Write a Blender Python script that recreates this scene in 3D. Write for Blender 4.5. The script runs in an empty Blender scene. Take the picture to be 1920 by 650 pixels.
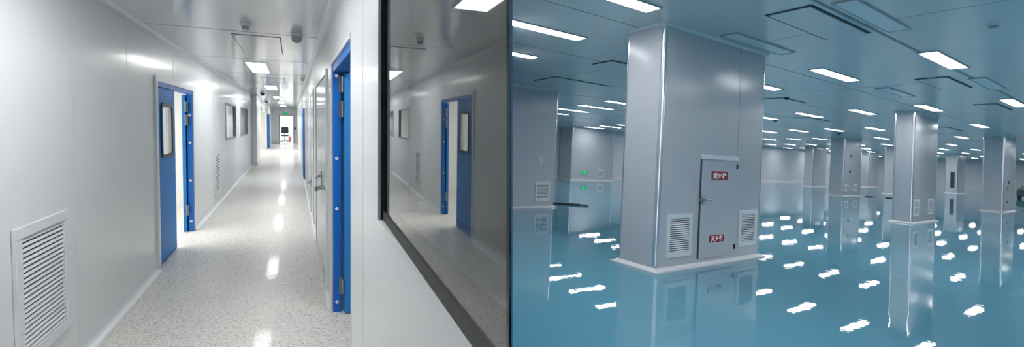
import bpy, bmesh, math, random
from mathutils import Matrix, Vector
random.seed(4)
SC = bpy.context.scene
COL = SC.collection
PI = math.pi

# ------------------------------------------------------------------ frames
def rot3(a, b, c):
    ca, sa, cb, sb, cc, sc = math.cos(a), math.sin(a), math.cos(b), math.sin(b), math.cos(c), math.sin(c)
    yaw = Matrix(((ca, 0, sa), (0, 1, 0), (-sa, 0, ca)))
    pit = Matrix(((1, 0, 0), (0, cb, -sb), (0, sb, cb)))
    rol = Matrix(((cc, -sc, 0), (sc, cc, 0), (0, 0, 1)))
    return rol @ pit @ yaw
B = Matrix(((1, 0, 0), (0, 0, 1), (0, -1, 0)))          # y-down/z-forward axes -> z-up axes
MH = rot3(-.5888, -.0203, .0507)                        # the hall's axes as the camera sees them
MC = rot3(-.4465, .0449, .0149)                         # the corridor's axes (its floor is a gentle ramp)
CAM = Vector((0, 0, 1.7))
FH = Matrix.Identity(4)
FC = Matrix.Translation(CAM) @ (B @ (MH.transposed() @ MC) @ B.transposed()).to_4x4()
def in_frame(M, v): return B @ (M.transposed() @ Vector(v))
RIGHT_H, DOWN_H, FWD_H = (in_frame(MH, v) for v in ((1, 0, 0), (0, 1, 0), (0, 0, 1)))
RIGHT_C, DOWN_C, FWD_C = (in_frame(MC, v) for v in ((1, 0, 0), (0, 1, 0), (0, 0, 1)))

# ------------------------------------------------------------------ materials
def mat(name, col, rough=.5, metal=0., spec=.5, coat=0., crough=.1, emit=None, estr=0.):
    m = bpy.data.materials.new(name); m.use_nodes = True
    p = m.node_tree.nodes['Principled BSDF']
    p.inputs['Base Color'].default_value = (*col, 1)
    p.inputs['Roughness'].default_value = rough
    p.inputs['Metallic'].default_value = metal
    p.inputs['Specular IOR Level'].default_value = spec
    p.inputs['Coat Weight'].default_value = coat
    p.inputs['Coat Roughness'].default_value = crough
    if emit:
        p.inputs['Emission Color'].default_value = (*emit, 1)
        p.inputs['Emission Strength'].default_value = estr
    return m
def nodes(m): return m.node_tree.nodes, m.node_tree.links, m.node_tree.nodes['Principled BSDF']
def add_noise(m, scale, amt, detail=3., kind='bump', stretch=(1, 1, 1)):
    """object-space noise: orange peel bump, or a slight unevenness of the paint"""
    N, L, P = nodes(m)
    tc = N.new('ShaderNodeTexCoord'); mp = N.new('ShaderNodeMapping'); mp.inputs['Scale'].default_value = stretch
    nz = N.new('ShaderNodeTexNoise'); nz.inputs['Scale'].default_value = scale; nz.inputs['Detail'].default_value = detail
    L.new(tc.outputs['Object'], mp.inputs['Vector']); L.new(mp.outputs['Vector'], nz.inputs['Vector'])
    if kind == 'bump':
        bp = N.new('ShaderNodeBump'); bp.inputs['Strength'].default_value = 1.; bp.inputs['Distance'].default_value = amt
        L.new(nz.outputs['Fac'], bp.inputs['Height']); L.new(bp.outputs['Normal'], P.inputs['Normal'])
        L.new(bp.outputs['Normal'], P.inputs['Coat Normal'])
    else:
        c = P.inputs['Base Color'].default_value[:3]
        r = N.new('ShaderNodeMixRGB'); r.inputs[1].default_value = (*[x * (1 - amt) for x in c], 1); r.inputs[2].default_value = (*[min(1, x * (1 + amt)) for x in c], 1)
        L.new(nz.outputs['Fac'], r.inputs[0]); L.new(r.outputs[0], P.inputs['Base Color'])
    return m

M = {}
# hall
M['epoxy'] = add_noise(mat('blue_epoxy', (.094, .275, .375), .004, spec=.8), 3.6, .00078, 5.)
M['hceil'] = add_noise(mat('hall_ceiling_panel', (.54, .62, .64), .22, spec=.5), .35, .05, 2., 'col')
M['clad'] = add_noise(mat('pillar_panel', (.44, .47, .51), .22, spec=.5), .6, .04, 2., 'col')
M['hwall'] = mat('hall_wall_panel', (.62, .645, .68), .3)
M['alu'] = mat('aluminium_profile', (.70, .71, .74), .22, 1.)
M['cove_white'] = mat('white_cove_profile', (.64, .63, .65), .4)
M['ventwhite'] = mat('vent_white_paint', (.62, .67, .70), .35)
M['dark'] = mat('dark_cavity', (.03, .04, .05), .7)
M['gap'] = mat('shadow_gap_dark', (.02, .045, .065), .7)  # near-black colour stands in for the shade in narrow gaps
M['hlamp'] = mat('hall_lamp_diffuser', (.9, .9, .9), .4, emit=(1., .99, .985), estr=25.)
M['unlit'] = mat('unlit_diffuser', (.66, .76, .79), .3)
M['lampframe'] = mat('lamp_frame', (.32, .37, .40), .35)
M['signred'] = mat('red_sign', (.27, .007, .017), .55, spec=.2)
M['signwhite'] = mat('sign_white', (.85, .82, .82), .5)
M['steel'] = mat('brushed_steel', (.42, .43, .44), .32, 1.)
M['black'] = mat('black_plastic', (.012, .013, .015), .45)
M['green'] = mat('exit_green', (.0, .28, .09), .4, emit=(.0, .55, .16), estr=.5)
M['seam'] = mat('hall_seam', (.20, .26, .29), .5)
M['plastic'] = mat('pale_plastic', (.7, .72, .72), .4)
M['darkgreen'] = mat('dark_green_paint', (.01, .05, .04), .4)
# corridor
M['cwall'] = add_noise(mat('corridor_wall_panel', (.79, .82, .835), .34, spec=.35, coat=.22, crough=.13), .8, .02, 2., 'col')
M['cceil'] = mat('corridor_ceiling_panel', (.72, .745, .755), .17, spec=.5, coat=.3, crough=.06)
M['cseam'] = mat('panel_sealant', (.74, .76, .76), .45)
M['ctrim'] = mat('white_door_trim', (.74, .76, .78), .3)
M['blue'] = mat('blue_door_paint', (.034, .235, .62), .5, spec=.15)
M['bluejamb'] = mat('blue_frame_paint', (.012, .15, .54), .4, spec=.3)
M['gasket'] = mat('black_gasket', (.02, .021, .023), .5)
M['clamp'] = mat('corridor_lamp_diffuser', (.9, .9, .9), .4, emit=(1., .995, .985), estr=20.5)
M['ventlight'] = mat('vent_light_grey', (.78, .79, .83), .4)
M['doorpale'] = mat('pale_grey_door', (.52, .56, .60), .22, coat=.3, crough=.08)
M['roomwhite'] = mat('white_room_paint', (.75, .75, .72), .6)
M['roomdark'] = mat('darkened_room_paint', (.10, .115, .11), .6)  # darkened colour stands in for the lack of light in these rooms
M['grey_metal'] = mat('grey_window_metal', (.30, .32, .33), .4, .3)
M['edgeblue'] = mat('blue_edge_strip', (.035, .20, .50), .6)
M['hinge'] = mat('grey_hinge', (.30, .30, .30), .35, .8)
M['fabric'] = mat('dark_upholstery', (.02, .022, .03), .8)
M['skinred'] = mat('red_plastic', (.45, .16, .15), .5)

def glass(name, tint, ior=1.5):
    m = bpy.data.materials.new(name); m.use_nodes = True
    N, L, P = nodes(m)
    P.inputs['Base Color'].default_value = (*tint, 1); P.inputs['Roughness'].default_value = 0.
    P.inputs['IOR'].default_value = ior; P.inputs['Transmission Weight'].default_value = 1.
    return m
M['glass'] = glass('window_glass', (.86, .90, .90), 1.55)
M['clear'] = glass('clear_glass', (.97, .98, .98), 1.45)

def terrazzo():
    m = mat('speckled_vinyl', (.6, .58, .55), .38, spec=.3, coat=.14, crough=.06)
    N, L, P = nodes(m)
    tc = N.new('ShaderNodeTexCoord')
    def speck(scale, thr, seed):
        v = N.new('ShaderNodeTexVoronoi'); v.inputs['Scale'].default_value = scale
        mp = N.new('ShaderNodeMapping'); mp.inputs['Location'].default_value = (seed, seed * 1.7, 0)
        L.new(tc.outputs['Object'], mp.inputs['Vector']); L.new(mp.outputs['Vector'], v.inputs['Vector'])
        s = N.new('ShaderNodeSeparateColor'); L.new(v.outputs['Color'], s.inputs['Color'])
        g = N.new('ShaderNodeMath'); g.operation = 'GREATER_THAN'; g.inputs[1].default_value = thr; L.new(s.outputs[0], g.inputs[0])
        return g.outputs[0], s.outputs[1]
    a, ga = speck(85., .80, 0.); b, gb = speck(110., .84, 3.3)
    m1 = N.new('ShaderNodeMixRGB'); m1.inputs[1].default_value = (.74, .715, .67, 1); m1.inputs[2].default_value = (.47, .46, .44, 1); L.new(a, m1.inputs[0])
    m2 = N.new('ShaderNodeMixRGB'); m2.inputs[2].default_value = (.84, .82, .78, 1); L.new(b, m2.inputs[0]); L.new(m1.outputs[0], m2.inputs[1])
    L.new(m2.outputs[0], P.inputs['Base Color'])
    nz = N.new('ShaderNodeTexNoise'); nz.inputs['Scale'].default_value = 6.; nz.inputs['Detail'].default_value = 3.
    L.new(tc.outputs['Object'], nz.inputs['Vector'])
    bp = N.new('ShaderNodeBump'); bp.inputs['Strength'].default_value = 1.; bp.inputs['Distance'].default_value = .0012
    L.new(nz.outputs['Fac'], bp.inputs['Height']); L.new(bp.outputs['Normal'], P.inputs['Normal']); L.new(bp.outputs['Normal'], P.inputs['Coat Normal'])
    return m
M['vinyl'] = terrazzo()

# ------------------------------------------------------------------ mesh building
class MB:
    def __init__(s): s.bm = bmesh.new()
    def _add(s, verts, faces):
        v = [s.bm.verts.new(p) for p in verts]
        for f in faces:
            try: s.bm.faces.new([v[i] for i in f])
            except ValueError: pass
        return s
    def box(s, x0, x1, y0, y1, z0, z1):
        x0, x1 = sorted((x0, x1)); y0, y1 = sorted((y0, y1)); z0, z1 = sorted((z0, z1))
        return s._add([(x, y, z) for z in (z0, z1) for y in (y0, y1) for x in (x0, x1)],
                      [(0, 2, 3, 1), (4, 5, 7, 6), (0, 1, 5, 4), (2, 6, 7, 3), (0, 4, 6, 2), (1, 3, 7, 5)])
    def prism(s, poly, a, b, axis='z'):
        """closed polygon extruded along an axis; poly points are the two other coordinates in order"""
        n = len(poly)
        def pt(p, h): return {'z': (p[0], p[1], h), 'y': (p[0], h, p[1]), 'x': (h, p[0], p[1])}[axis]
        vs = [pt(p, a) for p in poly] + [pt(p, b) for p in poly]
        fs = [tuple(range(n))[::-1], tuple(range(n, 2 * n))] + [(i, (i + 1) % n, n + (i + 1) % n, n + i) for i in range(n)]
        return s._add(vs, fs)
    def rings(s, rings, cap=True):
        n = len(rings[0]); vs = [p for r in rings for p in r]; fs = []
        for k in range(len(rings) - 1):
            for i in range(n):
                j = (i + 1) % n
                fs.append((k * n + i, k * n + j, (k + 1) * n + j, (k + 1) * n + i))
        if cap: fs += [tuple(range(n))[::-1], tuple((len(rings) - 1) * n + i for i in range(n))]
        return s._add(vs, fs)
    def lathe(s, c, prof, n=20, axis='z'):
        def pt(r, h, t):
            a, b = r * math.cos(t), r * math.sin(t)
            return {'z': (c[0] + a, c[1] + b, c[2] + h), 'x': (c[0] + h, c[1] + a, c[2] + b), 'y': (c[0] + a, c[1] + h, c[2] + b)}[axis]
        return s.rings([[pt(max(r, 1e-4), h, 2 * PI * i / n) for i in range(n)] for r, h in prof])
    def tube(s, pts, r, n=10):
        pts = [Vector(p) for p in pts]; rg = []
        for i, p in enumerate(pts):
            d = (pts[min(i + 1, len(pts) - 1)] - pts[max(i - 1, 0)]).normalized()
            u = d.orthogonal().normalized() if i == 0 else (u - d * u.dot(d)).normalized()
            w = d.cross(u); rg.append([p + r * (math.cos(2 * PI * k / n) * u + math.sin(2 * PI * k / n) * w) for k in range(n)])
        return s.rings(rg)
    def clip(s, keep_right, off, M_=None):
        """cut by the party wall's plane through the two rooms (frame coordinates)"""
        n, o = (RIGHT_H, CAM) if keep_right else (RIGHT_C, Vector((0, 0, 0)))
        r = bmesh.ops.bisect_plane(s.bm, geom=s.bm.verts[:] + s.bm.edges[:] + s.bm.faces[:], plane_co=o + n * off, plane_no=n,
                                   clear_inner=keep_right, clear_outer=not keep_right)
        ed = [g for g in r['geom_cut'] if isinstance(g, bmesh.types.BMEdge)]
        try: bmesh.ops.holes_fill(s.bm, edges=ed, sides=0)
        except Exception: pass
        return s
    def build(s, name, m, parent=None, frame=FH, origin=(0, 0, 0), bevel=0., smooth=False, seg=2):
        bm = s.bm
        bmesh.ops.recalc_face_normals(bm, faces=bm.faces)
        if bevel:
            es = [e for e in bm.edges if len(e.link_faces) == 2 and e.calc_face_angle(0) > .6]
            bmesh.ops.bevel(bm, geom=es, offset=bevel, segments=seg, affect='EDGES', profile=.6, clamp_overlap=True)
        if parent is not None: origin = parent['_o'] if '_o' in parent else (0, 0, 0)
        o3 = Vector(origin)
        for v in bm.verts: v.co -= o3
        me = bpy.data.meshes.new(name); bm.to_mesh(me); bm.free(); me.materials.append(M[m])
        if smooth:
            for p in me.polygons: p.use_smooth = True
            if hasattr(me, 'set_sharp_from_angle'): me.set_sharp_from_angle(angle=math.radians(40))
        ob = bpy.data.objects.new(name, me); COL.objects.link(ob)
        if parent is not None: ob.parent = parent; ob['_o'] = list(o3)
        else: ob.matrix_world = frame @ Matrix.Translation(o3)
        return ob

def tag(o, label, cat, group=None, kind=None):
    if label: o['label'] = label
    if cat: o['category'] = cat
    if group: o['group'] = group
    if kind: o['kind'] = kind
    return o
def thing(name, label, cat, origin=(0, 0, 0), frame=FH, rz=0., group=None, kind=None):
    o = bpy.data.objects.new(name, None); COL.objects.link(o); o.empty_display_size = .1
    o.matrix_world = frame @ Matrix.Translation(Vector(origin)) @ Matrix.Rotation(rz, 4, 'Z')
    o['_o'] = [0., 0., 0.]
    return tag(o, label, cat, group, kind)
def struct(name, mb, m, frame=FH, label=None, cat=None, **k):
    return tag(mb.build(name, m, frame=frame, **k), label, cat, None, 'structure')
def copy_tree(root, mw, label=None, group=None, skip=None):
    r = root.copy(); COL.objects.link(r); r.matrix_world = mw
    if label: r['label'] = label
    if group: r['group'] = group
    for ch in root.children:
        c = ch.copy(); COL.objects.link(c); c.parent = r
        for g in ch.children:
            d = g.copy(); COL.objects.link(d); d.parent = c
    return r

# wall with rectangular holes: a grid of boxes without the ones inside a hole
def wall_grid(mb, axis, a0, a1, u, z, holes):
    us = sorted({u[0], u[1], *[h[0] for h in holes], *[h[1] for h in holes]}); zs = sorted({z[0], z[1], *[h[2] for h in holes], *[h[3] for h in holes]})
    us = [k for k in us if u[0] <= k <= u[1]]; zs = [k for k in zs if z[0] <= k <= z[1]]
    for i in range(len(us) - 1):
        run = None
        for j in range(len(zs) - 1):
            cu, cz = (us[i] + us[i + 1]) / 2, (zs[j] + zs[j + 1]) / 2
            solid = not any(h[0] < cu < h[1] and h[2] < cz < h[3] for h in holes)
            if solid and run is None: run = zs[j]
            if (not solid or j == len(zs) - 2) and run is not None:
                top = zs[j + 1] if solid else zs[j]
                mb.box(*((a0, a1, us[i], us[i + 1]) if axis == 'x' else (us[i], us[i + 1], a0, a1)), run, top); run = None
    return mb

# louvre: built facing -y, x along the wall, z up from its lower edge
def louvre_parts(root, w, h, n, frame_m, slat_m, fw=.07, depth=.018, parent_names=('frame', 'louvre', 'dark_backing')):
    f = MB()
    for a in ((0, w, 0, fw), (0, w, h - fw, h), (0, fw, fw, h - fw), (w - fw, w, fw, h - fw)):
        f.box(a[0], a[1], -depth, -.001, a[2], a[3])
    f.build(parent_names[0], frame_m, root, bevel=.004)
    MB().box(fw * .9, w - fw * .9, -.004, -.0005, fw * .9, h - fw * .9).build(parent_names[2], 'dark', root)  # dark sheet stands in for the shaded duct behind the slats
    s = MB(); ih = h - 2 * fw; p = ih / n
    for k in range(n):
        z = fw + p * (k + .5)
        y0, y1 = -depth * .62, -depth * .25
        s.prism([(y0, z - p * .36), (y0, z - p * .20), (y1, z + p * .22), (y1, z + p * .08)], fw * .95, w - fw * .95, 'x')
    s.build(parent_names[1], slat_m, root)

# ================================================================== PARTY WALL between corridor and hall
def plane_box(mb, x0, x1, f0, f1, d0, d1):
    vs = [CAM + RIGHT_H * x + FWD_H * f + DOWN_H * d for d in (d0, d1) for f in (f0, f1) for x in (x0, x1)]
    return mb._add(vs, [(0, 2, 3, 1), (4, 5, 7, 6), (0, 1, 5, 4), (2, 6, 7, 3), (0, 4, 6, 2), (1, 3, 7, 5)])
pw = MB(); plane_box(pw, -.0012, .0006, .672, 62., -7., 3.6); plane_box(pw, -.03, .03, -9., -.25, -5., 3.4)
struct('wall_partition', pw, 'clad')
pe = MB(); plane_box(pe, -.0015, .0008, .66, .671, -1.6, 1.6)
struct('trim_1', pe, 'edgeblue')

# ================================================================== HALL
HZ = 3.84
U0, U1, V0, V1 = -6., 80., -16., 26.5
fl = MB().box(U0, U1, V0, V1, -.12, 0.).clip(True, .002); struct('floor', fl, 'epoxy')
ce = MB().box(U0, U1, V0, V1, HZ, HZ + .12).clip(True, .002); struct('ceiling', ce, 'hceil')
bw = MB().box(15., U1 + .2, V1, V1 + .2, -.1, HZ + .1).clip(True, .002); struct('wall_back', bw, 'hwall')
rw = MB().box(U1, U1 + .2, V0, V1, -.1, HZ + .1); struct('wall_far', rw, 'hwall')
sw = MB().box(U0, U1, V0 - .2, V0, -.1, HZ + .1).clip(True, .002); struct('wall_near', sw, 'clad')
bb = MB().prism([(V1, 0), (V1 - .12, 0), (V1 - .12, .06), (V1 - .06, .11), (V1, .13)], 18., U1, 'x').clip(True, .002); struct('baseboard_back', bb, 'cove_white')
bf = MB().box(U1 - .12, U1, V0, V1 - .12, 0, .11); struct('baseboard_far', bf, 'cove_white')
# ceiling seams
sm = MB()
for k in range(-2, 12):
    v = 2.74 + 2.32 * k
    if k == 0: sm.box(0., U1, v - .022, v + .022, HZ - .006, HZ)
    else: sm.box(0., U1, v - .009, v + .009, HZ - .003, HZ)
for k in range(0, 14): sm.box(1.9 + 6. * k, 1.912 + 6. * k, -5., V1, HZ - .002, HZ)
sm.clip(True, .003); struct('trim_2', sm, 'seam')

# ---- pillars
def rr(x0, x1, y0, y1, r, n=6):
    out = []
    for cx, cy, a in ((x1 - r, y0 + r, -PI / 2), (x1 - r, y1 - r, 0), (x0 + r, y1 - r, PI / 2), (x0 + r, y0 + r, PI)):
        for k in range(n + 1):
            t = a + PI / 2 * k / n; out.append((cx + r * math.cos(t), cy + r * math.sin(t)))
    return out
def pillar(u, v, w, d, label, clip=False, group='clad pillars of the hall'):
    t = thing('pillar', label, 'pillar', (u, v, 0), FH, 0., group)
    cl = (lambda m: clip_local(m, u, v)) if clip else (lambda m: m)
    cl(MB().prism(rr(0, w, 0, d, .055), .01, HZ, 'z')).build('cladding', 'clad', t, smooth=True)
    # rounded aluminium corner profiles
    for (cx, cy, a) in ((w - .06, .06, -PI / 2), (w - .06, d - .06, 0), (.06, d - .06, PI / 2), (.06, .06, PI)):
        if clip and (a != -PI / 2): continue
        poly = [(cx + .064 * math.cos(a + PI / 2 * k / 7), cy + .064 * math.sin(a + PI / 2 * k / 7)) for k in range(8)] + \
               [(cx + .05 * math.cos(a + PI / 2 * k / 7), cy + .05 * math.sin(a + PI / 2 * k / 7)) for k in range(7, -1, -1)]
        MB().prism(poly, .10, HZ - .045, 'z').build('corner_profile', 'alu', t, smooth=True)
    def ring(o): return [(-o, -o), (w + o, -o), (w + o, d + o), (-o, d + o)]
    prof = [(.0, .058), (.010, .055), (.026, .040), (.066, .026), (.082, .020), (.082, .0)]
    cl(MB().rings([[(*p, z) for p in ring(o)] for o, z in prof])).build('base_cove', 'cove_white', t, bevel=0.)
    prof = [(.0, HZ - .05), (.018, HZ - .04), (.032, HZ - .02), (.035, HZ - .0005)]
    cl(MB().rings([[(*p, z) for p in ring(o)] for o, z in prof])).build('top_trim', 'hceil', t)
    return t
def clip_local(m, u, v):
    for p in m.bm.verts: p.co += Vector((u, v, 0))
    m.clip(True, .004)
    for p in m.bm.verts: p.co -= Vector((u, v, 0))
    return m
def pillar_vent(t, x, z, w, h, n, face='front', d=0.):
    f = MB(); fw = .075; dp = .02
    q = (lambda a, b, c, e, y0, y1: f.box(a, b, y0, y1, c, e)) 
    for a in ((x, x + w, z, z + fw), (x, x + w, z + h - fw, z + h), (x, x + fw, z + fw, z + h - fw), (x + w - fw, x + w, z + fw, z + h - fw)):
        f.box(a[0], a[1], -dp, .002, a[2], a[3])
    fo = f.build('vent_frame', 'ventwhite', t, bevel=.005)
    MB().box(x + fw * .8, x + w - fw * .8, -.004, .001, z + fw * .8, z + h - fw * .8).build('dark_backing', 'dark', fo)  # dark sheet in place of the shade inside the duct
    s = MB(); p = (h - 2 * fw) / n
    for k in range(n):
        zz = z + fw + p * (k + .5)
        s.prism([(-.014, zz - p * .33), (-.014, zz - p * .20), (-.006, zz + p * .20), (-.006, zz + p * .07)], x + fw * .9, x + w - fw * .9, 'x')
    s.build('louvre', 'ventwhite', fo)

def text_mesh(body, size, x, z, y, depth=.004, xs=1.0):
    cu = bpy.data.curves.new('lettering', 'FONT'); cu.body = body; cu.size = size; cu.extrude = depth / 2; cu.align_x = 'CENTER'; cu.align_y = 'CENTER'
    cu.offset = .0035
    cu.space_character = 1.12
    ob = bpy.data.objects.new('lettering_source', cu); COL.objects.link(ob)
    dg = bpy.context.evaluated_depsgraph_get(); me = bpy.data.meshes.new_from_object(ob.evaluated_get(dg))
    bpy.data.objects.remove(ob); bpy.data.curves.remove(cu)
    co = [p.co for p in me.vertices]; cx = (min(c.x for c in co) + max(c.x for c in co)) / 2; cy = (min(c.y for c in co) + max(c.y for c in co)) / 2
    for p in me.vertices:
        a, b, c = p.co; p.co = (x + (a - cx) * xs, y - c, z + b - cy)
    return me

main = pillar(5.79, 4.58, 2.98, .77, 'large grey clad pillar with a hydrant door, two red signs and two louvred vents')
X = lambda u: u - 5.79
pillar_vent(main, X(6.02), .195, .64, .68, 16)
pillar_vent(main, X(8.025), .235, .60, .65, 16)
# faint panel joint lines on the front face
MB().box(X(7.905), X(7.912), -.0025, .003, .11, HZ - .08).build('panel_joint', 'seam', main)
dr = MB().box(X(6.86), X(7.895), -.022, .004, .115, 1.79).build('door', 'clad', main, bevel=.004)
MB().box(X(6.83), X(7.905), -.05, .003, 1.765, 1.845).build('door_head', 'ventwhite', main, bevel=.012)
MB().box(X(6.832), X(6.858), -.012, .003, .115, 1.765).build('door_gap', 'gap', dr)
hd = MB().box(X(6.868), X(6.915), -.034, -.022, 1.03, 1.16)
hd.tube([(X(6.892), -.024, 1.10), (X(6.892), -.075, 1.10), (X(6.92), -.085, 1.10), (X(7.06), -.085, 1.10)], .013, 10)
hd.box(X(6.80), X(6.87), -.036, -.02, 1.08, 1.12)
hd.build('lever_handle', 'steel', dr, smooth=True)
for z in (.215, 1.62): MB().box(X(7.862), X(7.905), -.036, -.02, z, z + .085).build('hinge', 'black', dr, bevel=.003)
for (x0, x1, z0, z1, txt, lab) in ((7.12, 7.595, 1.43, 1.57, '消火栓', 'red sign with white characters near the door top'), (7.13, 7.558, .37, .487, '灭火器', 'red sign with white characters near the door foot')):
    s = MB().box(X(x0), X(x1), -.026, -.0222, z0, z1).build('fire_sign', 'signred', main); s['label'] = lab
    me = text_mesh(txt, (z1 - z0) * .83, X((x0 + x1) / 2), (z0 + z1) / 2, -.0275, xs=1.12); me.materials.append(M['signwhite'])
    o = bpy.data.objects.new('lettering', me); COL.objects.link(o); o.parent = s
p2 = pillar(20.02, 5.37, 2.55, .56, 'tall grey pillar with two narrow vents, beyond the big pillar, towards the end of the hall')
pillar_vent(p2, .12, .25, .50, .57, 10); pillar_vent(p2, 1.64, .27, .55, .57, 10)
p3 = pillar(33.1, 5.36, 2.5, .78, 'grey pillar in line behind the tall pillar with two narrow vents, three dark dots on its narrow face')
for z, x in ((1.52, 1.05), (1.21, .85), (.52, .78)): MB().lathe((x, -.02, z), [(.07, 0), (.07, .025)], 12, 'y').build('wall_socket', 'black', p3)
lc = pillar(6.0, 11.78, 3.64, .78, 'grey pillar cut by the partition, with a louvred vent and a switch plate', clip=True)
pillar_vent(lc, 8.84 - 6., .21, .60, .63, 11)
sp = MB().box(8.93 - 6, 9.07 - 6, -.02, .002, 1.40, 1.60).build('switch_plate', 'plastic', lc, bevel=.006)
for z in (1.45, 1.54): MB().box(8.97 - 6, 9.03 - 6, -.026, -.018, z - .025, z + .025).build('rocker', 'lampframe', sp)
p4 = pillar(35.0, 12.95, 2.75, .85, 'distant grey pillar with two dark dots one above the other')
for z in (2.65, 1.65): MB().lathe((.93, -.03, z), [(.10, 0), (.10, .032)], 12, 'y').build('wall_socket', 'black', p4)
for x in (.13, 1.56): pillar_vent(p4, x, .30, .62, .5, 6)
for (u, v, w, d, lab) in ((48., 20.3, 2.7, .8, 'far grey pillar standing just right of the lit back wall'),
                          (60.5, 20., 2.7, .8, 'slender far pillar between the distant two-dot pillar and the tall pillar'),
                          (45.8, 13.35, 2.3, .8, 'far pillar half hidden behind the tall two-vent pillar'),
                          (60.5, 12.9, 2.6, .9, 'far pillar with a dark upright slot, just past the tall two-vent pillar')):
    t = pillar(u, v, w, d, lab)
    if u == 60.5 and v < 15: MB().box(-.012, .006, .2, .5, .55, 2.1).build('cable_slot', 'dark', t)
bay = pillar(21.9, 25., 4.2, 1.4, 'broad clad pillar against the far back wall carrying the green exit sign')
pillar_vent(bay, 24.5 - 21.9, .26, .64, .56, 8)
ex = thing('exit_sign', 'small green exit sign on the broad pillar at the back wall', 'sign', (22.89, 24.98, .43), FH)
MB().box(0, .6, -.03, .015, 0, .26).build('housing', 'green', ex, bevel=.006)
g = MB(); g.lathe((.27, -.036, .205), [(.022, 0), (.022, .008)], 12, 'y')
g.prism([(.22, .10), (.25, .17), (.30, .17), (.36, .12), (.35, .105), (.30, .135), (.29, .10), (.34, .05), (.33, .035), (.26, .085), (.20, .04), (.185, .05)], -.036, -.028, 'y')
g.prism([(.42, .13), (.48, .18), (.48, .15), (.55, .15), (.55, .11), (.48, .11), (.48, .08)], -.036, -.028, 'y')
g.build('running_figure', 'signwhite', ex)

# ---- ceiling lamps of the hall
def lamp_parts(t, lx, ly, lampm, framem, drop=.02):
    f = MB(); b = .022
    for a in ((-b, lx + b, -b, 0), (-b, lx + b, ly, ly + b), (-b, 0, 0, ly), (lx, lx + b, 0, ly)):
        f.box(a[0], a[1], a[2], a[3], -drop, -.0005)
    f.build('frame', framem, t)
    MB().box(0, lx, 0, ly, -drop * .7, -.0008).build('diffuser', lampm, t)
named = {(0, 1): 'long lit ceiling panel cut by the top of the hall view, above the big pillar',
         (0, 2): 'bright lit panel in the upper corner beside the partition',
         (0, 3): 'shorter-looking lit panel below the brightest one beside the partition',
         (1, 0): 'brightest near lit panel above and beyond the tall two-vent pillar',
         (1, 1): 'lit panel between the dark-edged hatch and the tall two-vent pillar',
         (1, 2): 'lit panel cut off by the top far corner of the big pillar',
         (2, 0): 'lit panel cut by the far edge of the picture above the third pillar',
         (2, 1): 'lit panel right above the tall two-vent pillar',
         (2, 2): 'lit panel just short of the tall two-vent pillar',
         (2, 3): 'lit panel midway between big pillar and tall pillar',
         (2, 4): 'second lit panel down beside the big pillar top corner',
         (1, 6): 'longest lit panel between partition pillar and big pillar',
         (1, 5): 'small lit panel half hidden by the big pillar, highest on that side',
         (3, 1): 'lit panel above the third pillar in the line of tall pillars',
         (3, 3): 'lit panel beside the top of the tall two-vent pillar'}
def lamp_pos(k, j):
    v = 2.52 + 1.92 * j + .25 * (k - 1)
    return 10.4 + 7.45 * (k - 1) + .2 * (v - 2.6), v
proto = None
for k in range(0, 10):
    for j in range(-9 if k < 7 else 0, 13):
        u, v = lamp_pos(k, j)
        if u + 2 > U1 - .3 or v > 25.8: continue
        # in the hall, clear of the party wall and of the clad pillars
        if min((Vector((uu, vv, HZ)) - CAM).dot(RIGHT_H) for uu in (u, u + 1.9) for vv in (v, v + .25)) < -1.6: continue
        clipl = min((Vector((uu, vv, HZ)) - CAM).dot(RIGHT_H) for uu in (u - .03, u + 1.93) for vv in (v - .03, v + .28)) < .01
        if max((Vector((uu, vv, HZ)) - CAM).dot(RIGHT_H) for uu in (u, u + 1.9) for vv in (v, v + .25)) < .3: continue
        if any(a - .2 < u + 1.9 and u < a + w + .2 and b - .3 < v + .25 and v < b + d + .2 for a, b, w, d in
               ((5.79, 4.58, 2.98, .77), (20.02, 5.37, 2.55, .56), (33.1, 5.36, 2.5, .78), (35., 12.95, 2.75, .85), (48., 20.3, 2.7, .8), (60.5, 20., 2.7, .8),
                (45.8, 13.35, 2.3, .8), (60.5, 12.9, 2.6, .9), (21.9, 25., 4.2, 1.4), (6., 11.78, 3.64, .78))): continue
        lab = named.get((k, j), 'small lit ceiling panel in the receding rows far down the hall' if j >= 0 else 'lit ceiling panel beyond the near side of the frame')
        grp = 'lit ceiling panels of the hall'
        if clipl:
            t = thing('ceiling_light', lab, 'ceiling light', (u, v, HZ), FH, 0., grp)
            f = MB(); b = .022
            for a in ((-b, 1.9 + b, -b, 0), (-b, 1.9 + b, .25, .25 + b), (-b, 0, 0, .25), (1.9, 1.9 + b, 0, .25)): f.box(a[0], a[1], a[2], a[3], -.02, -.0005)
            clip_local(f, u, v) if False else None
            for mb_, nm, mt in ((f, 'frame', 'lampframe'), (MB().box(0, 1.9, 0, .25, -.014, -.0008), 'diffuser', 'hlamp')):
                for p in mb_.bm.verts: p.co += Vector((u, v, HZ))
                mb_.clip(True, .004)
                for p in mb_.bm.verts: p.co -= Vector((u, v, HZ))
                mb_.build(nm, mt, t)
            continue
        if proto is None:
            proto = thing('ceiling_light', lab, 'ceiling light', (u, v, HZ), FH, 0., grp); lamp_parts(proto, 1.9, .25, 'hlamp', 'lampframe')
        else: copy_tree(proto, Matrix.Translation((u, v, HZ)), lab)
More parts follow.
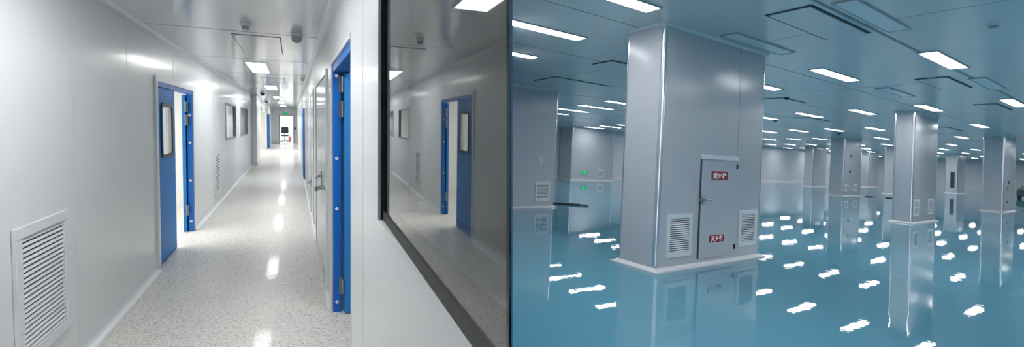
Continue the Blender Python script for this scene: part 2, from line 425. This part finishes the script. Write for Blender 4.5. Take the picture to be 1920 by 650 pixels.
# lamps that are switched off
for u, v, lab in ((6.62, 2.39, 'unlit pale ceiling panel cut by the top of the picture beside the dark-edged hatch'),
                  (13.8, 2.56, 'unlit pale ceiling panel below the brightest near lit panel'),
                  (7.05, 4.18, 'unlit pale ceiling panel along the top edge of the big pillar'),
                  (14.2, 4.36, 'unlit pale ceiling panel below the lit panel nearest the dark-edged hatch')):
    t = thing('ceiling_light', lab, 'ceiling light', (u, v, HZ), FH, 0., 'unlit ceiling panels of the hall'); lamp_parts(t, 1.9, .24, 'unlit', 'lampframe')
# access hatches
def hatch(u, v, w, d, lab, frame=FH, z=HZ, pm='hceil', group='ceiling access hatches', gap=.035, drop=.022):
    t = thing('ceiling_hatch', lab, 'ceiling hatch', (u, v, z), frame, 0., group)
    f = MB()
    for a in ((-gap, w + gap, -gap, 0), (-gap, w + gap, d, d + gap), (-gap, 0, 0, d), (w, w + gap, 0, d)): f.box(a[0], a[1], a[2], a[3], -drop * .5, -.0005)
    f.build('frame', 'gap', t)  # dark strips painted as the shadow line round the dropped panel
    MB().box(0, w, 0, d, -drop, -.0006).build('panel', pm, t, bevel=.004)
hatch(6.52, 2.86, 1.86, .54, 'large dark-edged ceiling hatch cut into the ceiling above the hall')
hatch(13.28, 3.05, 1.85, .50, 'dark-edged ceiling hatch just below the brightest near lit panel')
hatch(18.85, 3.25, 1.85, .46, 'dark-edged ceiling hatch near the far edge above the third pillar')
hatch(7.82, 9.72, 2.0, .95, 'wide ceiling hatch in front of the partition pillar')
hatch(14.7, 7.15, 1.5, .85, 'dark-edged ceiling hatch beside the big pillar under its top far corner')
hatch(7.3, 7.15, 1.5, .55, 'dark-edged ceiling hatch behind the top of the big pillar')
hatch(21., 9.1, 1.9, .6, 'faint far ceiling hatch among the rows of lit panels left of the tall pillar')
hatch(27.2, 6.2, 2.4, .55, 'far dark hatch just beyond the top of the tall two-vent pillar')
# sprinklers / detectors
def sprinkler(u, v, lab, m='plastic', frame=FH, z=HZ, r=.075):
    t = thing('smoke_detector', lab, 'smoke detector', (u, v, z), frame, 0., 'ceiling detectors')
    MB().lathe((0, 0, 0), [(r, -.0005), (r, -.02), (r * .85, -.03), (r * .8, -.0305)], 20).build('base', m, t, smooth=True)
    MB().lathe((0, 0, 0), [(r * .72, -.031), (r * .72, -.05), (r * .5, -.065), (.001, -.07)], 20).build('sensor_head', 'black' if m == 'black' else 'lampframe', t, smooth=True)
sprinkler(9.01, 1.6, 'small pale round detector near the top far corner of the hall ceiling')
sprinkler(14.78, 7.06, 'small dark detector by the hatch beside the big pillar', 'black')
sprinkler(21.67, 10.8, 'dark detector in the rows of lit panels beside the big pillar', 'black', r=.1)
sprinkler(30.8, 11.7, 'dark detector in front of the distant two-dot pillar', 'black', r=.12)
# things lying on the hall floor
bar = thing('metal_bar', 'thin dark bar lying on the blue floor beside the partition pillar', 'bar', (10.3, 12.35, 0), FH)
MB().tube([(-.25, .45, .035), (.9, -.52, .035)], .032, 12).build('shaft', 'black', bar, smooth=True)
MB().tube([(.70, -.352, .035), (.92, -.538, .035)], .04, 12).build('grip', 'grey_metal', bar, smooth=True)
for (u, v, lab) in ((37.5, 12.3, 'small dark pad on the floor at the foot of the distant two-dot pillar'), (38.2, 11.4, 'small dark pad on the floor just short of the tall two-vent pillar')):
    m = MB().prism(rr(-.32, .32, -.2, .2, .12), 0.0, .05, 'z').build('floor_pad', 'black', origin=(0, 0, 0), bevel=.015); m.location = (u, v, 0)
    tag(m, lab, 'floor pad')
ct = thing('floor_scrubber', 'dark green floor machine at the far edge of the hall', 'floor machine', (59.4, 7.95, 0), FH)
MB().prism([(0, .2), (0, .7), (.5, .9), (1.3, .9), (1.5, .6), (1.5, .2)], 0., .9, 'y').build('body', 'darkgreen', ct, bevel=.06)
MB().tube([(1.3, .1, .85), (1.7, .1, 1.1), (1.7, .8, 1.1), (1.3, .8, .85)], .04).build('handle', 'black', ct, smooth=True)
for x in (.3, 1.2): 
    for y in (.04, .76): MB().lathe((x, y, .2), [(.2, 0), (.2, .1)], 16, 'y').build('wheel', 'black', ct, smooth=True)

# ================================================================== CORRIDOR
XL, XR, ZF, ZC = -1.3316, .3052, -1.65, .9118
YE = 36.5
OFF = -.003
cf = MB().box(-5.2, 2.6, -4., 45., ZF - .1, ZF).clip(False, OFF); struct('floor_corridor', cf, 'vinyl', FC)
cc = MB().box(XL - .12, 2.6, -4., 45., ZC, ZC + .1).clip(False, OFF); struct('ceiling_corridor', cc, 'cceil', FC)
LH = [(6.15, 8.09, ZF, .405), (11.86, 13.86, -.47, .36), (15.1, 17.3, -.486, .362), (22.4, 29.6, ZF, .40)]
lw = wall_grid(MB(), 'x', XL - .055, XL, (-4., YE), (ZF, ZC), LH); struct('wall_left', lw, 'cwall', FC)
WY0, WY1, WZ0, WZ1 = .3, 1.806, -.376, .74
WY2 = 1.806
RH = [(WY0, WY2, WZ0, WZ1), (2.80, 4.20, ZF, .47), (14.0, 15.2, ZF, .33)]
rwl = wall_grid(MB(), 'x', XR, XR + .11, (.3, YE), (ZF, ZC), RH); rwl.clip(False, OFF); struct('wall_right', rwl, 'cwall', FC)
br = MB().box(-5.2, 2.6, -4.1, -4., ZF, ZC).clip(False, OFF); struct('wall_rear', br, 'cwall', FC)
ew = wall_grid(MB(), 'y', YE, YE + .1, (XL - .11, XR + .11), (ZF, ZC), [(-.81, .05, ZF, .31)]); struct('wall_end', ew, 'cwall', FC)
# cove at floor and ceiling
def cove(mb, x, z, sx, sz, r, y0, y1, n=5):
    poly = [(x, z)] + [(x + sx * r * (1 - math.sin(PI / 2 * k / n)), z + sz * r * (1 - math.cos(PI / 2 * k / n))) for k in range(n + 1)]
    return mb.prism(poly, y0, y1, 'y')
bl = MB()
for a, b in ((-4, 6.08), (8.15, 19.), (21., 22.35), (29.65, YE)): cove(bl, XL, ZF, 1, 1, .05, a, b)
struct('baseboard_left', bl, 'cwall', FC, smooth=True)
br_ = MB()
for a, b in ((.6, 2.74), (4.26, 4.74), (6.9, 14.0), (15.2, YE)): cove(br_, XR, ZF, -1, 1, .03, a, b)
br_.clip(False, OFF); struct('baseboard_right', br_, 'cwall', FC, smooth=True)
t3 = MB()
for a, b in ((-4, 6.08), (8.15, 19.), (21., 22.35), (29.65, YE)): t3.box(XL + .05, XL + .066, a, b, ZF, ZF + .006)
for a, b in ((.6, 2.74), (4.26, 14.0), (15.2, YE)): t3.box(XR - .045, XR - .03, a, b, ZF, ZF + .006)
t3.clip(False, OFF); struct('trim_3', t3, 'cseam', FC)
t4 = MB(); cove(t4, XL, ZC, 1, -1, .055, -4, YE); cove(t4, XR, ZC, -1, -1, .055, .3, YE); t4.clip(False, OFF); struct('trim_4', t4, 'ctrim', FC, smooth=True)
# panel joints (sealant lines)
t5 = MB()
for y in (1.75, 4.06, 10.0, 11.15, 14.5, 17.9): t5.box(XL - .001, XL + .0012, y - .006, y + .006, ZF + .08, ZC - .06)
for y in (5.2, 6.98, 8.6): t5.box(XL - .001, XL + .0012, y - .004, y + .004, .43, ZC - .06)
for y in (2.3, 4.5, 7.4, 8.6, 9.75, 10.9, 12.05, 13.2, 17., 20., 24.): t5.box(XR - .0012, XR + .001, y - .005, y + .005, ZF + .06, ZC - .06)
struct('trim_5', t5, 'cseam', FC)
t6 = MB()
for y in (5.55, 8.0, 10.4, 12.9, 15.4, 18., 21., 25.): t6.box(XL + .05, XR - .05, y - .006, y + .006, ZC - .0015, ZC + .001)
struct('trim_6', t6, 'seam', FC)

# left wall louvre grille
gv = thing('wall_grille', 'white louvred air grille low on the near wall of the corridor', 'air grille', (XL, 3.262, -1.36), FC, PI / 2)
gv['_o'] = [0., 0., 0.]
louvre_parts(gv, .635, .765, 23, 'ventlight', 'ventlight', .062, .022)
gv2 = thing('wall_grille', 'small pale air grille low on the wall beyond the half-open blue door', 'air grille', (XL, 10.16, -1.48), FC, PI / 2)
louvre_parts(gv2, .70, .85, 14, 'cwall', 'cwall', .06, .02)

# ---- left double door
d1 = thing('door_1', 'blue double door on the left corridor wall, one leaf closed with a small window and one opened inwards', 'door', (XL, 6.12, ZF), FC, 0., None, 'structure')
d1['_o'] = [XL, 6.12, ZF]
f = MB()
f.box(XL - .04, XL + .022, 6.075, 6.15, ZF, .40); f.box(XL - .04, XL + .022, 8.09, 8.155, ZF, .40); f.box(XL - .04, XL + .022, 6.075, 8.155, .40, .455)
f.build('door_trim', 'ctrim', d1, bevel=.004)
f = MB(); f.box(XL - .05, XL + .012, 6.152, 6.19, ZF, .395); f.box(XL - .05, XL + .012, 8.045, 8.088, ZF, .395); f.box(XL - .05, XL + .012, 6.152, 8.088, .35, .398)
f.build('frame', 'bluejamb', d1)
lf = wall_grid(MB(), 'x', XL - .050, XL - .008, (6.195, 7.06), (ZF + .006, .345), [(6.40, 6.87, -.425, .14)]).build('door_leaf', 'blue', d1)
gk = MB()
o_, i_ = rr(6.365, 6.905, -.46, .175, .07, 5), rr(6.41, 6.86, -.415, .13, .045, 5)
gk.rings([[(XL - .006, *p) for p in o_], [(XL + .006, *p) for p in o_], [(XL + .006, *p) for p in i_], [(XL - .006, *p) for p in i_]], cap=False)
gk.build('window_gasket', 'gasket', lf, smooth=True)
ln = MB()
for q in ((6.40, 6.404, -.425, .14), (6.866, 6.87, -.425, .14), (6.40, 6.87, -.425, -.421), (6.40, 6.87, .136, .14)): ln.box(XL - .049, XL - .0085, *q)
ln.build('window_lining', 'roomwhite', lf)
MB().box(XL - .034, XL - .028, 6.39, 6.88, -.435, .15).build('pane', 'clear', lf)
MB().box(XL - .006, XL + .001, 6.20, 7.05, ZF + .02, ZF + .022).build('kick_seam', 'bluejamb', lf)
# opened leaf, folded back against the room's side of the wall
ol = MB().box(XL - .106, XL - .066, 8.02, 8.86, ZF + .006, .345).build('door_leaf', 'blue', d1)
for z in (-1.33, -.02, .17):
    hb = MB().box(XL - .075, XL - .035, 8.012, 8.03, z - .075, z + .075); hb.tube([(XL - .056, 8.01, z - .07), (XL - .056, 8.01, z + .07)], .010, 8)
    hb.build('hinge', 'hinge', d1, smooth=True)
for z in (-1.5, -.9, .05, -.35): MB().lathe((XL - .018, 8.04, z), [(.018, 0), (.018, .008)], 12, 'y').build('bolt_cap', 'plastic', d1)

# ---- right double door (opened into the dark room)
d2 = thing('door_2', 'open blue door frame on the right corridor wall next to the near window', 'door', (XR, 2.8, ZF), FC, 0., None, 'structure')
d2['_o'] = [XR, 2.8, ZF]
f = MB()
f.box(XR - .003, XR + .11, 2.79, 2.80, ZF, .47); f.box(XR - .010, XR + .10, 4.20, 4.27, ZF, .47); f.box(XR - .012, XR + .11, 2.79, 4.27, .47, .505)
f.build('door_trim', 'ctrim', d2, bevel=.003)
f = MB(); f.box(XR + .004, XR + .068, 4.16, 4.198, ZF, .465); f.box(XR + .03, XR + .13, 2.802, 2.83, ZF, .465); f.box(XR + .004, XR + .13, 2.802, 4.198, .41, .468)
f.build('frame', 'bluejamb', d2)
MB().box(XR + .089, XR + .139, 4.08, 4.95, ZF + .01, .40).build('door_leaf', 'blue', d2)
for z in (-1.42, .10, .31):
    hb = MB().box(XR + .05, XR + .10, 4.145, 4.16, z - .07, z + .07); hb.tube([(XR + .079, 4.128, z - .065), (XR + .079, 4.128, z + .065)], .010, 8)
    hb.build('hinge', 'hinge', d2, smooth=True)
for z in (-1.56, -.75, .38, -.32): MB().lathe((XR + .032, 4.152, z), [(.014, 0), (.014, .01)], 12, 'y').build('bolt_cap', 'plastic', d2)

# ---- closed pale double door further on, right wall
d3 = thing('door_3', 'closed pale grey double door with lever handle beyond the open blue door', 'door', (XR, 4.7, ZF), FC, 0., None, 'structure')
d3['_o'] = [XR, 4.7, ZF]
f = MB(); f.box(XR - .02, XR, 4.75, 4.80, ZF, .45); f.box(XR - .02, XR, 6.84, 6.89, ZF, .45); f.box(XR - .02, XR, 4.75, 6.89, .45, .50); f.build('door_trim', 'ctrim', d3, bevel=.003)
for a, b in ((4.81, 5.815), (5.825, 6.83)):
    l = MB().box(XR - .012, XR, a, b, ZF + .01, .44).build('door_leaf', 'doorpale', d3, bevel=.003)
    if a < 5:
        h = MB().box(XR - .02, XR - .012, 5.58, 5.64, -.74, -.56)
        h.tube([(XR - .014, 5.61, -.63), (XR - .065, 5.61, -.63), (XR - .072, 5.58, -.63), (XR - .072, 5.47, -.63)], .011, 10)
        h.build('lever_handle', 'steel', l, smooth=True)
        k = MB().lathe((XR - .05, 5.61, -.755), [(.014, 0), (.022, .01), (.022, .04)], 12, 'x'); k.box(XR - .085, XR - .048, 5.602, 5.618, -.80, -.745); k.build('key_cylinder', 'steel', l)
# ---- another handle door beyond
d4 = thing('door_4', 'narrow pale grey door further along the right wall with small lever', 'door', (XR, 8.0, ZF), FC, 0., None, 'structure')
d4['_o'] = [XR, 8., ZF]
f = MB(); f.box(XR - .02, XR, 7.85, 7.9, ZF, .45); f.box(XR - .02, XR, 8.95, 9.0, ZF, .45); f.box(XR - .02, XR, 7.85, 9.0, .45, .50); f.build('door_trim', 'ctrim', d4)
l = MB().box(XR - .012, XR, 7.91, 8.94, ZF + .01, .44).build('door_leaf', 'doorpale', d4)
h = MB().box(XR - .02, XR - .012, 8.74, 8.86, -1.14, -1.0); h.tube([(XR - .014, 8.8, -1.07), (XR - .06, 8.8, -1.07), (XR - .06, 8.55, -1.07)], .012, 8); h.build('lever_handle', 'steel', l, smooth=True)
# ---- blue door far on the right wall
d5 = thing('door_5', 'distant narrow blue door on the right corridor wall', 'door', (XR, 14., ZF), FC, 0., None, 'structure')
d5['_o'] = [XR, 14., ZF]
f = MB(); f.box(XR - .03, XR + .1, 14.0, 14.06, ZF, .33); f.box(XR - .03, XR + .1, 15.14, 15.2, ZF, .33); f.box(XR - .03, XR + .1, 14.0, 15.2, .28, .33); f.build('frame', 'bluejamb', d5)
MB().box(XR - .035, XR + .02, 14.08, 15.12, ZF + .01, .27).build('door_leaf', 'blue', d5)
# ---- blue leaf far on the left
d6 = thing('door_6', 'distant blue door edge on the left wall near the corridor end', 'door', (XL, 30., ZF), FC, 0., None, 'structure')
d6['_o'] = [XL, 30., ZF]
MB().box(XL, XL + .10, 30.2, 31.4, ZF + .01, .33).build('door_leaf', 'blue', d6)

# ---- near right window: white trim, black gasket, tinted pane, grey inner sill
w1 = thing('window_1', 'large dark reflecting window on the right wall with white edge and black gasket', 'window', (XR, WY1, WZ0), FC, 0., None, 'structure')
w1['_o'] = [XR, WY1, WZ0]
def wpart(mb, name, m, **k): mb.clip(False, OFF - .001); return mb.build(name, m, w1, **k)
t = MB(); t.box(XR - .012, XR + .03, WY0, WY1 + .004, WZ0 - .016, WZ0); t.box(XR - .012, XR + .03, WY1 - .014, WY1 + .006, WZ0 - .016, WZ1 + .016); t.box(XR - .012, XR + .03, WY0, WY1, WZ1, WZ1 + .016)
wpart(t, 'trim', 'ctrim')
DL = math.radians(2.1)
def px(y): return XR + .010 - math.tan(DL) * (WY1 - y)
t = MB(); t.prism([(px(.3) - .004, .30), (px(WY1 - .014) - .004, WY1 - .014), (XR + .05, WY1 - .014), (XR + .05, .30)], WZ0, WZ0 + .036, 'z'); t.box(XR - .002, XR + .03, WY1 - .022, WY1 - .014, WZ0, WZ1); t.prism([(px(.3) - .004, .30), (px(WY1 - .014) - .004, WY1 - .014), (XR + .05, WY1 - .014), (XR + .05, .30)], WZ1 - .03, WZ1, 'z')
wpart(t, 'gasket', 'gasket')
def pane(dx, th=.006): return MB().prism([(px(.3) + dx, .30), (px(WY1 - .016) + dx, WY1 - .016), (px(WY1 - .016) + dx + th, WY1 - .016), (px(.3) + dx + th, .30)], WZ0 + .02, WZ1 - .02, 'z')
wpart(pane(0.), 'pane', 'glass')
t = MB(); t.box(XR + .12, XR + .22, WY0, WY2, WZ0 - .03, WZ0 + .015); t.box(XR + .15, XR + .165, WY0, WY2, WZ0 + .015, WZ0 + .06); t.box(XR + .055, XR + .12, WY0, WY2, WZ0 - .01, WZ0 + .02); t.box(XR + .035, XR + .11, WY1 - .012, WY1 - .001, WZ0, WZ1); wpart(t, 'inner_sill', 'grey_metal')
# ---- two small windows far on the left wall and the end window
for n, (a, b, z0, z1), lab in ((2, LH[1], 'first small dark window on the left wall beyond the blue door'), (3, LH[2], 'second small dark window on the left wall, nearer the corridor end')):
    w = thing('window_%d' % n, lab, 'window', (XL, a, z0), FC, 0., None, 'structure'); w['_o'] = [XL, a, z0]
    f = MB()
    for q in ((a, b, z0, z0 + .035), (a, b, z1 - .035, z1), (a, a + .04, z0, z1), (b - .04, b, z0, z1)): f.box(XL - .09, XL + .01, *q)
    f.build('frame', 'grey_metal', w)
    MB().box(XL - .03, XL - .024, a, b, z0, z1).build('pane', 'glass', w)

# ---- pilaster on the left, boxes round the corridor
pl = thing('pillar', 'pale clad pilaster standing out from the left corridor wall near its end', 'pillar', (XL, 19., ZF), FC); pl['_o'] = [XL, 19., ZF]
MB().box(XL + .001, XL + .16, 19., 21., ZF, ZC).build('cladding', 'cwall', pl, bevel=.012)
MB().box(XL + .001, XL + .19, 18.97, 21.03, ZF, ZF + .06).build('base_cove', 'cwall', pl, bevel=.01)

# rooms that show through the openings
lr = MB()
lr.box(-4.6, XL - .055, 5.0, 5.1, ZF, ZC); lr.box(-4.6, XL - .055, 10.4, 10.5, ZF, ZC); lr.box(-4.7, -4.6, 5.0, 10.5, ZF, ZC); lr.box(-4.7, XL - .055, 5.0, 10.5, ZC, ZC + .1)
struct('wall_side_room', lr, 'roomwhite', FC)
dk = MB(); dk.box(-2.6, -2.5, 11., 18., ZF, ZC); dk.box(-2.5, XL - .055, 11., 11.1, ZF, ZC); dk.box(-2.5, XL - .055, 17.9, 18., ZF, ZC); dk.box(-2.6, XL - .055, 11., 18., ZC, ZC + .1)
struct('wall_dim_room', dk, 'roomwhite', FC)
l2 = MB(); l2.box(-4.6, XL - .055, 21.9, 22., ZF, ZC); l2.box(-4.6, XL - .055, 30.2, 30.3, ZF, ZC); l2.box(-4.7, -4.6, 21.9, 30.3, ZF, ZC); l2.box(-4.7, XL - .055, 21.9, 30.3, ZC, ZC + .1)
struct('wall_bright_room', l2, 'roomwhite', FC)
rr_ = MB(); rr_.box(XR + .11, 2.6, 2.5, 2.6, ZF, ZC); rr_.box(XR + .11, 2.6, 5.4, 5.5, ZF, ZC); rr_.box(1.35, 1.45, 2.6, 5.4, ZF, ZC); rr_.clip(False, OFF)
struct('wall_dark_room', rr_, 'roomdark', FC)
ro = MB(); ro.box(XR + .24, XR + .26, .8, 2.5, ZF, ZC); ro.clip(False, OFF); struct('wall_window_backing', ro, 'roomdark', FC)  # added dark backing that keeps the pane dark behind its reflections
er = MB(); er.box(-3.2, -3.1, YE, 43., ZF, ZC); er.box(1.8, 1.9, YE, 43., ZF, ZC)
er = wall_grid(er, 'y', 43., 43.1, (-3.2, 1.9), (ZF, ZC), [(-2.6, 1.4, -.9, .7)]); struct('wall_end_room', er, 'roomwhite', FC)
wE = thing('window_4', 'bright daylit window seen through the end door', 'window', (0, 43., 0), FC, 0., None, 'structure'); wE['_o'] = [0, 43., 0]
f = MB()
for x in (-2.6, -1.6, -.6, -.3, .4, 1.36): f.box(x, x + .04, 43., 43.08, -.9, .7)
for z in (-.9, .2, .66): f.box(-2.6, 1.4, 43., 43.08, z, z + .04)
f.build('frame', 'grey_metal', wE)
# end opening trim, sign, switch
d7 = thing('door_7', 'doorway at the far end of the corridor', 'door', (0, YE, ZF), FC, 0., None, 'structure'); d7['_o'] = [0, YE, ZF]
f = MB(); f.box(-.86, -.80, YE - .03, YE + .1, ZF, .36); f.box(.04, .10, YE - .03, YE + .1, ZF, .36); f.box(-.86, .10, YE - .03, YE + .1, .30, .36); f.build('frame', 'grey_metal', d7)
e2 = thing('exit_sign', 'tiny green exit sign above the doorway at the corridor end', 'sign', (-.60, YE - .03, .42), FC); e2['_o'] = [-.6, YE - .03, .42]
MB().box(-.62, -.30, YE - .04, YE - .001, .42, .56).build('housing', 'green', e2, bevel=.006)
s2 = MB().box(.10, .21, YE - .04, YE - .001, -.68, -.52).build('wall_switch', 'black', None, FC, origin=(.15, YE, -.6), bevel=.01); tag(s2, 'small dark wall box beside the doorway at the corridor end', 'switch')

# office chair beyond the end door
ch = thing('office_chair', 'dark office chair standing beyond the doorway at the corridor end', 'chair', (-.52, 38.2, ZF), FC); ch['_o'] = [0, 0, 0]
MB().box(-.25, .25, -.25, .25, .46, .56).build('seat', 'fabric', ch, bevel=.04)
MB().prism(rr(-.24, .24, .66, 1.15, .08), .22, .29, 'y').build('backrest', 'fabric', ch, bevel=.02)
MB().tube([(0, 0, .12), (0, 0, .46)], .035).build('column', 'black', ch, smooth=True)
MB().box(-.03, .03, .2, .24, .5, .75).build('back_support', 'black', ch)
for k in range(5):
    a = 2 * PI * k / 5 + .3
    lg = MB().tube([(0, 0, .13), (.3 * math.cos(a), .3 * math.sin(a), .08)], .022).build('leg', 'black', ch, smooth=True)
    MB().lathe((.3 * math.cos(a), .3 * math.sin(a) - .02, .035), [(.033, 0), (.033, .04)], 12, 'y').build('caster', 'black', lg, smooth=True)
bx = MB().box(-.30, -.08, 38.9, 39.3, ZF, ZF + .42).build('red_crate', 'skinred', None, FC, origin=(-.2, 39.1, ZF), bevel=.02); tag(bx, 'small red crate behind the office chair at the corridor end', 'crate')

# ---- corridor ceiling
cl_proto = None
for y0, lab in ((1.8, None), (8.35, 'square-looking lit ceiling panel nearest in the corridor'), (13.75, 'second lit ceiling panel down the corridor'),
                (20., 'third lit ceiling panel down the corridor'), (26., 'fourth lit ceiling panel near the corridor end'), (32., 'last lit ceiling panel before the corridor end')):
    lab = lab or 'lit ceiling panel over the near end of the corridor, outside the frame'
    mw = FC @ Matrix.Translation((-.665, y0, ZC))
    if cl_proto is None:
        cl_proto = thing('ceiling_light', lab, 'ceiling light', (-.665, y0, ZC), FC, 0., 'lit ceiling panels of the corridor'); lamp_parts(cl_proto, .27, 1.75, 'clamp', 'ctrim', .015)
    else: copy_tree(cl_proto, mw, lab)
hatch(-.58, 5.75, .46, 1.45, 'thin-lined access hatch in the corridor ceiling before the first lit panel', FC, ZC, 'cceil', 'corridor ceiling hatches', .008, .006)
hatch(-.62, 11.3, .46, 1.4, 'second access hatch in the corridor ceiling beyond the first lit panel', FC, ZC, 'cceil', 'corridor ceiling hatches', .008, .006)
sprinkler(-.395, 5.05, 'small round detector on the corridor ceiling before the hatch', 'plastic', FC, ZC, .045)
em = thing('ceiling_speaker', 'pale domed fitting on the corridor ceiling near the right wall', 'ceiling fitting', (.045, 5.4, ZC), FC)
MB().lathe((0, 0, 0), [(.058, -.0005), (.06, -.02), (.056, -.028)], 20).build('base', 'cceil', em, smooth=True)
MB().lathe((0, 0, 0), [(.050, -.028), (.050, -.06), (.04, -.085), (.02, -.097), (.001, -.10)], 20).build('dome', 'lampframe', em, smooth=True)
sprinkler(.20, 10.9, 'small pale detector high on the ceiling by the right wall', 'plastic', FC, ZC, .05)
for x, y, lab in ((-1.12, 25., 'small dark camera dome on the ceiling near the left bright room'), (-.9, 17.6, 'tiny dark camera dome on the corridor ceiling before the pilaster')):
    t = thing('camera_dome', lab, 'camera', (x, y, ZC), FC, 0., 'corridor ceiling camera domes')
    MB().lathe((0, 0, 0), [(.08, -.0005), (.08, -.03)], 16).build('base', 'plastic', t); MB().lathe((0, 0, 0), [(.07, -.03), (.06, -.08), (.03, -.10), (.001, -.105)], 16).build('dome', 'black', t, smooth=True)

# ------------------------------------------------------------------ lights
def area(name, frame, loc, sx, sy, power, col=(1, 1, 1), rx=0.):
    l = bpy.data.lights.new(name, 'AREA'); l.shape = 'RECTANGLE'; l.size = sx; l.size_y = sy; l.energy = power; l.color = col
    o = bpy.data.objects.new(name, l); COL.objects.link(o); o.matrix_world = frame @ Matrix.Translation(loc) @ Matrix.Rotation(rx, 4, 'X'); return o
area('side_room_lamp', FC, (-2.9, 7.6, ZC - .03), 1.2, 3., 120., (1, .98, .94))
area('bright_room_lamp', FC, (-2.9, 26., ZC - .03), 1.2, 5., 170., (1, .98, .97))
area('leaf_fill', FC, (.9, 3.2, ZC - .03), .3, .6, 14.)  # added fill that brightens the opened blue leaf in the dark room
area('dim_room_lamp', FC, (-2.0, 14.5, ZC - .03), .5, 4., 3.)
area('end_room_fill', FC, (-.6, 40.5, ZC - .03), 3., 4., 170., (1, .99, .98))  # added fill standing in for daylight in the end room

w = bpy.data.worlds.new('daylight'); w.use_nodes = True; SC.world = w
w.node_tree.nodes['Background'].inputs[0].default_value = (.86, .93, 1., 1); w.node_tree.nodes['Background'].inputs[1].default_value = 3.

# ------------------------------------------------------------------ camera
cam = bpy.data.cameras.new('camera'); co = bpy.data.objects.new('camera', cam); COL.objects.link(co)
R = Matrix((RIGHT_H, -DOWN_H, -FWD_H)).transposed()
co.matrix_world = Matrix.Translation(CAM) @ R.to_4x4()
cam.sensor_width = 36.; cam.sensor_fit = 'HORIZONTAL'; cam.lens = 860. / 1920. * 36.; cam.shift_y = -55. / 1920.; cam.clip_start = .02; cam.clip_end = 300.
SC.camera = co
for o in bpy.data.objects:
    if '_o' in o: del o['_o']
vs = SC.view_settings; vs.view_transform = 'Standard'; vs.look = 'None'; vs.gamma = 1.; vs.use_curve_mapping = False; vs.exposure = 0.
SC.display_settings.display_device = 'sRGB'
